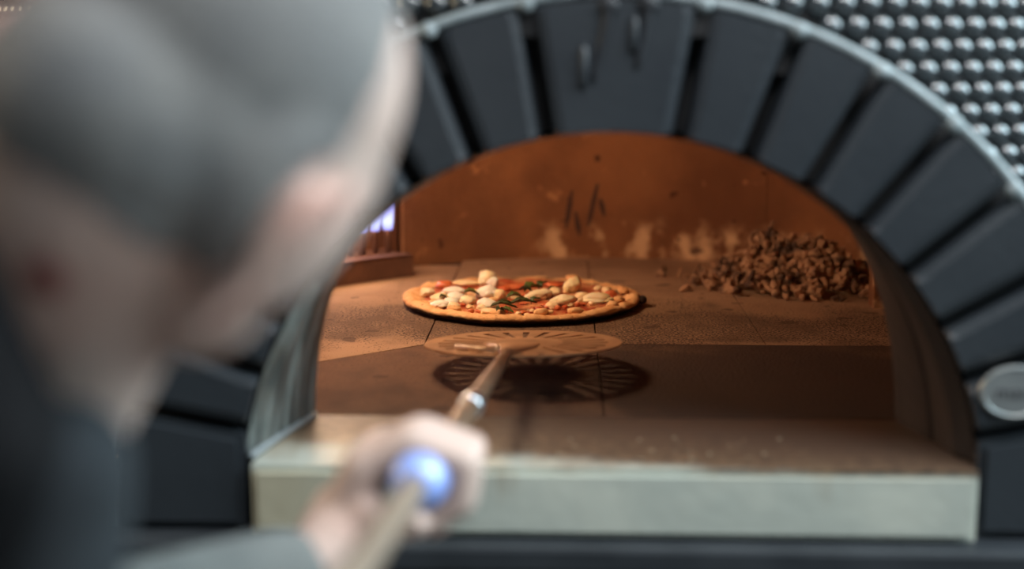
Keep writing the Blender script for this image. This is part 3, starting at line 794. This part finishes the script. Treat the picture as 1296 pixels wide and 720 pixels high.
# neck, shoulders, trunk
NB = Vector((-.254, .600, .175))
capsule(body, hp_(0, -.035, -.02), .054, NB, .050); capsule(body, hp_(0, -.005, -.045), .046, NB+Vector((.005, 0, -.03)), .046)
capsule(body, hp_(0, -.055, .0), .045, NB+Vector((-.02, 0, .0)), .048)
ShL = Vector((-.315, .765, .09)); ShR = Vector((-.320, .430, .09)); CH = Vector((-.325, .600, -.03)); WA = Vector((-.42, .60, -.27)); HI = Vector((-.53, .61, -.42))
for s_ in (ShL, ShR): capsule(body, NB+Vector((-.03, 0, -.05)), .05, s_, .052)
for dy in (-.075, 0, .075):
    capsule(body, CH+Vector((0, dy, .09)), .085, WA+Vector((0, dy*.75, 0)), .085); capsule(body, WA+Vector((0, dy*.7, 0)), .085, HI+Vector((0, dy, 0)), .095)
ElL = Vector((-.340, .610, .008)); WrL = Vector((-.136, .762, .030))
ElR = Vector((-.40, .20, -.08)); G2 = P2-HD*.385; WrR = G2+Vector((-.06, -.035, .0))
capsule(body, ShL, .052, ElL, .040); capsule(body, ElL, .040, WrL, .026)
capsule(body, ShR, .052, ElR, .042); capsule(body, ElR, .040, WrR, .026)
KnL = Vector((-.50, .72, -.70)); AnL = Vector((-.52, .74, -1.02)); KnR = Vector((-.50, .50, -.70)); AnR = Vector((-.54, .46, -1.02))
for hpv, kn, an in ((HI+Vector((0, .09, -.03)), KnL, AnL), (HI+Vector((0, -.09, -.03)), KnR, AnR)):
    capsule(body, hpv, .085, kn, .055); capsule(body, kn, .055, an, .036); capsule(body, an, .036, an+Vector((.12, 0, -.045)), .028)
# hands: palm beside the handle, fingers over it and curled down the far side, thumb closing below
def hand(bm, nails, C0, wrist, e1, e2, ax, order=1, rg=.013):
    """C0 on the handle axis, e1 across (palm -> fingertips), e2 up, ax along the handle; index finger nearest -ax*order"""
    W = lambda a, b, c: C0+e1*a+e2*b+ax*c
    offs = [-.030, -.010, .010, .028]; rf = [.0098, .0100, .0094, .0084]; ln = [1., 1.06, 1., .86]
    for o_, r, l in zip(offs, rf, ln):
        c = o_*order; R = rg+r
        kn = W(-.034, .006, c*1.05); a1 = W(-.006, .0205*l, c); a2 = W(R+.006, .008*l, c); a3 = W(R+.003, -.016*l, c); a4 = W(.004, -.027, c)
        capsule(bm, kn, r*1.15, a1, r*1.06, 4, 12); capsule(bm, a1, r*1.05, a2, r*.98, 4, 12); capsule(bm, a2, r*.98, a3, r*.90, 4, 12); capsule(bm, a3, r*.88, a4, r*.78, 4, 12)
        dd = (a4-a3).normalized(); oo = dd.cross(ax).normalized()
        if oo.dot(a4-C0) < 0: oo = -oo
        nails.append((a3.lerp(a4, .85)+oo*r*.76, oo, dd, ax, r))
        capsule(bm, W(-.050, -.032, c*.82), .0150, kn, .0125, 4, 12)
    for c in (-.02, .0, .018): capsule(bm, W(-.050, -.026, c*order), .0155, W(-.036, .006, c*order), .0125, 4, 12)
    # thumb leaves the side of the palm near its base
    t0 = W(-.050, -.028, -.020*order); t1 = W(-.030, -.024, -.036*order); t2 = W(-.018, -.027, -.044*order); t3 = W(-.001, -.023, -.048*order)
    capsule(bm, t0, .0170, t1, .0145, 4, 12); capsule(bm, t1, .0122, t2, .0108, 4, 12); capsule(bm, t2, .0108, t3, .0090, 4, 12)
    nails.append((t2.lerp(t3, .85)-HD*order*.0090, -HD*order, (t3-t2).normalized(), e2, .010))
    capsule(bm, W(-.055, -.030, 0), .020, wrist, .024, 5, 16)
nails = []
e1 = S_; e2 = U_
hand(body, nails, P2+HD*.034, WrL, e1, e2, HD, 1, .0100)
hand(body, nails, G2, WrR, e1, e2, HD, -1, .0105)
nt = M['skin'].node_tree; b_ = nt.nodes['Principled BSDF']; src = b_.inputs['Base Color'].links[0].from_socket
g_ = nt.nodes.new('ShaderNodeNewGeometry')
for s in (-1, 1):
    v_ = nt.nodes.new('ShaderNodeVectorMath'); v_.operation = 'DISTANCE'; nt.links.new(g_.outputs['Position'], v_.inputs[0]); v_.inputs[1].default_value = E_top[s]+Vector((0, 0, HZ))
    src = mixc(nt, mapr(nt, v_.outputs['Value'], .036, .012, 0., .5), src, (.48, .20, .15, 1))
nt.links.new(src, b_.inputs['Base Color'])
me = evaluated(body, [('REMESH', dict(mode='VOXEL', voxel_size=.0034, use_smooth_shade=True)), ('SMOOTH', dict(factor=.5, iterations=3))])
bobj = link('body', me, M['skin'], person, smooth=True)
for p, nrm, dr, axv, r in nails:
    bm = bmesh.new(); R_ = Matrix((axv, dr, nrm)).transposed()
    ball(bm, p, (r*.62, r*.85, r*.16), 2, R_); obj('fingernail', bm, M['nail'], bobj, smooth=True)
# eyes, brows, lips
for s in (-1, 1):
    bm = bmesh.new(); hball(bm, (s*.030, .0630, .013), (.0125, .0115, .0100)); e = obj('eye', bm, M['eye'], person, smooth=True)
    bm = bmesh.new(); hball(bm, (s*.030, .0735, .013), (.0055, .002, .0055)); obj('iris', bm, M['iris'], e, smooth=True)
    bm = bmesh.new(); tube(bm, [hp_(s*.016, .0870, .038), hp_(s*.032, .081, .043), hp_(s*.050, .069, .039)], [.0025, .004, .002], 10); obj('eyebrow', bm, M['brow'], person, smooth=True)
bm = bmesh.new(); hball(bm, (0, .0750, -.0415), (.019, .006, .0035)); hball(bm, (0, .0735, -.0500), (.016, .0065, .0045)); obj('lips', bm, M['lip'], person, smooth=True)
# cropped hair: a thin cap that follows the skull above ears and nape
bm = bmesh.new(); bm.from_mesh(me); bm.transform(Matrix.Translation(ORIGIN[bobj.name]-Vector((0, 0, HZ))))
bm.normal_update(); HI_ = HM.transposed(); kill = []
def hairline(v):
    q = HI_ @ (v-HC)
    if (v-HC).length > .16: return False
    if abs(q.x) > .0835 or (abs(q.x) > .074 and -.053 < q.y < .005 and q.z < .032): return False
    line = -.030 if q.y < -.03 else (.022 if q.y < .0 else .022+q.y*2.6)
    if -.03 <= q.y < .0: line = -.020+(q.y+.03)*1.3
    if abs(q.x)*.5+q.y*.87 > .026+.10*max(0, q.z-.06): return False
    return q.z > line+.004*noise.noise(q*90)
fs = [f for f in bm.faces if not all(hairline(v.co) for v in f.verts)]
bmesh.ops.delete(bm, geom=fs, context='FACES')
nrm = {v: v.normal.copy() for v in bm.verts}
outer = bmesh.ops.duplicate(bm, geom=bm.faces[:])
for v in bm.verts: pass
for e in outer['geom']:
    if isinstance(e, bmesh.types.BMVert): e.co += e.normal*.0022
for v in nrm:
    v.co += nrm[v]*.0004
me2 = bpy.data.meshes.new('cropped_hair'); bm.to_mesh(me2); bm.free(); link('cropped_hair', me2, M['hair'], person, smooth=True)
bt = BVHTree.FromPolygons([v.co.copy() for v in me.vertices], [tuple(p.vertices) for p in me.polygons]); off = ORIGIN[bobj.name]-Vector((0, 0, HZ))
d_ = _f+_r*((58-648)/1800)+_u*((360-352)/1800); hit = bt.ray_cast(Vector((0, 0, .33))-off, d_.normalized())
if hit[0] is not None:
    bm = bmesh.new(); q_ = hit[1].to_track_quat('Z', 'Y').to_matrix(); ball(bm, hit[0]+off, (.008, .010, .0007), 2, q_, .2); obj('red_birthmark', bm, M['spot'], bobj, smooth=True)
# clothing: same limbs, a little thicker, voxelled into one cloth each
def cloth(name, caps, mat, vox=.007, cut=None):
    bm = bmesh.new()
    for c in caps: capsule(bm, *c)
    me = evaluated(bm, [('REMESH', dict(mode='VOXEL', voxel_size=vox, use_smooth_shade=True)), ('SMOOTH', dict(factor=.5, iterations=4))])
    return link(name, me, mat, person, smooth=True)
caps = []
for s_ in (ShL, ShR): caps.append((NB+Vector((-.035, 0, -.045)), .062, s_, .064))
for dy in (-.075, 0, .075):
    caps.append((CH+Vector((0, dy, .09)), .094, WA+Vector((0, dy*.75, 0)), .093)); caps.append((WA+Vector((0, dy*.7, 0)), .093, HI+Vector((0, dy, 0)), .104))
caps += [((-0.192, 0.518, 0.166), .030, (-.235, .53, .04), .05), ((-.235, .53, .04), .05, CH, .075), (ShL, .060, ElL, .046), (ShR, .060, ElR, .049), (NB+Vector((-.004, -.004, .022)), .058, CH+Vector((.036, 0, .05)), .080)]
cloth('shirt', caps, M['shirt'])
cloth('sleeve', [(ElL, .0475, ElL.lerp(WrL, .5), .041), (ElL.lerp(WrL, .5), .041, ElL.lerp(WrL, .90), .033)], M['cuff'], .005)
cloth('sleeve', [(ElR, .0475, ElR.lerp(WrR, .86), .034)], M['cuff'], .005)
bm = bmesh.new(); ringp = [NB+Vector((-.012+.056*cos(a), .058*sin(a), .058+.020*-cos(a))) for a in [2*PI*k/32 for k in range(33)]]
tube(bm, ringp, .0085, 12); obj('collar', bm, M['shirt'], person, smooth=True)
cloth('hood', [((-.224, .500, .236), .022, (-.212, .500, .18), .032), ((-.212, .500, .18), .032, (-.236, .520, .12), .04), ((-.250, .555, .262), .026, (-.224, .500, .236), .022), ((-.236, .550, .19), .036, (-.258, .545, .10), .052), ((-.27, .62, .245), .026, (-.28, .64, .15), .04), ((-.250, .555, .262), .026, (-.27, .62, .245), .026), ((-.258, .545, .10), .052, (-.30, .64, .08), .06)], M['apron'], .006)
cloth('trousers', [(HI+Vector((0, -.05, .03)), .112, HI+Vector((0, .05, .03)), .112), (HI+Vector((0, .09, -.03)), .097, KnL, .068), (KnL, .068, AnL+Vector((0, 0, .04)), .052), (HI+Vector((0, -.09, -.03)), .097, KnR, .068), (KnR, .068, AnR+Vector((0, 0, .04)), .052)], M['trousers'], .01)
for an in (AnL, AnR):
    bm = bmesh.new(); capsule(bm, (an.x, an.y, -HZ+.050), .047, (an.x+.15, an.y, -HZ+.042), .040); box(bm, an.x-.05, an.x+.19, an.y-.042, an.y+.042, -HZ+.001, -HZ+.022, .008)
    me = evaluated(bm, [('REMESH', dict(mode='VOXEL', voxel_size=.006, use_smooth_shade=True)), ('SMOOTH', dict(factor=.5, iterations=3))]); link('shoe', me, M['shoe'], person, smooth=True)

# ------------------------------------------------------------ name badge with raised lettering
bdg = Vector((.346, YF-.001, .063)); bm = bmesh.new()
prof = [(1., 0), (1., -.003), (.96, -.0045), (.90, -.0048), (.86, -.0038), (0, -.0038)]; rows = []
for r, y in prof:
    if r == 0: rows.append([bm.verts.new((bdg.x, bdg.y+y, bdg.z))]); continue
    rows.append([bm.verts.new((bdg.x+.0275*1.0*r*cos(2*PI*k/48), bdg.y+y, bdg.z+.0205*r*sin(2*PI*k/48))) for k in range(48)])
for a, b in zip(rows, rows[1:]):
    for k in range(48):
        j = (k+1) % 48
        bm.faces.new((a[k], a[j], b[0])) if len(b) == 1 else bm.faces.new((a[k], a[j], b[j], b[k]))
bm.faces.new(rows[0][::-1]); badge = obj('name_badge', bm, M['plate'], oven, smooth=False)
cu = bpy.data.curves.new('badge_lettering', 'FONT'); cu.body = 'mam'; cu.size = .0155; cu.extrude = .0006; cu.align_x = 'CENTER'; cu.align_y = 'CENTER'
to = bpy.data.objects.new('tmp', cu); COL.objects.link(to); dg = bpy.context.evaluated_depsgraph_get(); dg.update()
tm = bpy.data.meshes.new_from_object(to.evaluated_get(dg)); bpy.data.objects.remove(to)
tm.transform(Matrix.Translation((bdg.x, bdg.y-.0042, bdg.z)) @ Matrix.Rotation(PI/2, 4, 'X')); tm.materials.clear()
link('badge_lettering', tm, M['plate_dark'], badge)

# ------------------------------------------------------------ light and camera
def area(name, loc, target, size, power, col, sy=None):
    l = bpy.data.lights.new(name, 'AREA'); l.energy = power; l.color = col; l.size = size; l.shape = 'RECTANGLE'; l.size_y = sy or size
    o = bpy.data.objects.new(name, l); COL.objects.link(o); o.location = Vector(loc)+Vector((0, 0, HZ))
    o.rotation_euler = (Vector(target)-Vector(loc)).to_track_quat('-Z', 'Y').to_euler(); return o
def point(name, loc, r, power, col):
    l = bpy.data.lights.new(name, 'POINT'); l.energy = power; l.color = col; l.shadow_soft_size = r
    o = bpy.data.objects.new(name, l); COL.objects.link(o); o.location = Vector(loc)+Vector((0, 0, HZ)); return o
area('window_light', (2.1, .2, 1.7), (.0, .95, .1), 3.0, 72, (.74, .92, 1.), 2.2)
area('side_window', (2.1, 1.7, 1.3), (.3, 1.2, .3), 2.4, 115, (.66, .90, 1.), 1.8)
area('hand_fill', (.55, .75, .85), (-.08, .83, .08), .22, 3.6, (1., .95, .92))  # added fill light that brightens the hand
area('ceiling_lamp', (.15, .42, 1.4), (-.03, .88, 0), .4, 13, (.95, .97, 1.))
area('warm_room_light', (-2.2, 1.2, .9), (-.3, 1.4, .3), .8, 26, (1., .80, .52))
point('burner_glow', (-.345, 1.90, .125), .05, 3.2, (1., .68, .42))
point('oven_glow', (-.24, 1.56, .345), .05, 6.0, (1., .71, .44))
w = bpy.data.worlds.new('World'); sc.world = w; w.use_nodes = True
w.node_tree.nodes['Background'].inputs[0].default_value = (.62, .72, .80, 1); w.node_tree.nodes['Background'].inputs[1].default_value = .13
cam = bpy.data.cameras.new('Camera'); co = bpy.data.objects.new('Camera', cam); COL.objects.link(co)
co.location = (0, 0, HZ+.33); co.rotation_euler = (PI/2-_P, 0, _Y)
cam.lens = 50; cam.sensor_width = 36; cam.clip_start = .02
cam.dof.use_dof = True; cam.dof.focus_distance = 1.59; cam.dof.aperture_fstop = 2.0
sc.camera = co
sc.view_settings.view_transform = 'Standard'; sc.view_settings.look = 'None'; sc.view_settings.gamma = 1; sc.view_settings.exposure = 0
sc.view_settings.use_curve_mapping = False
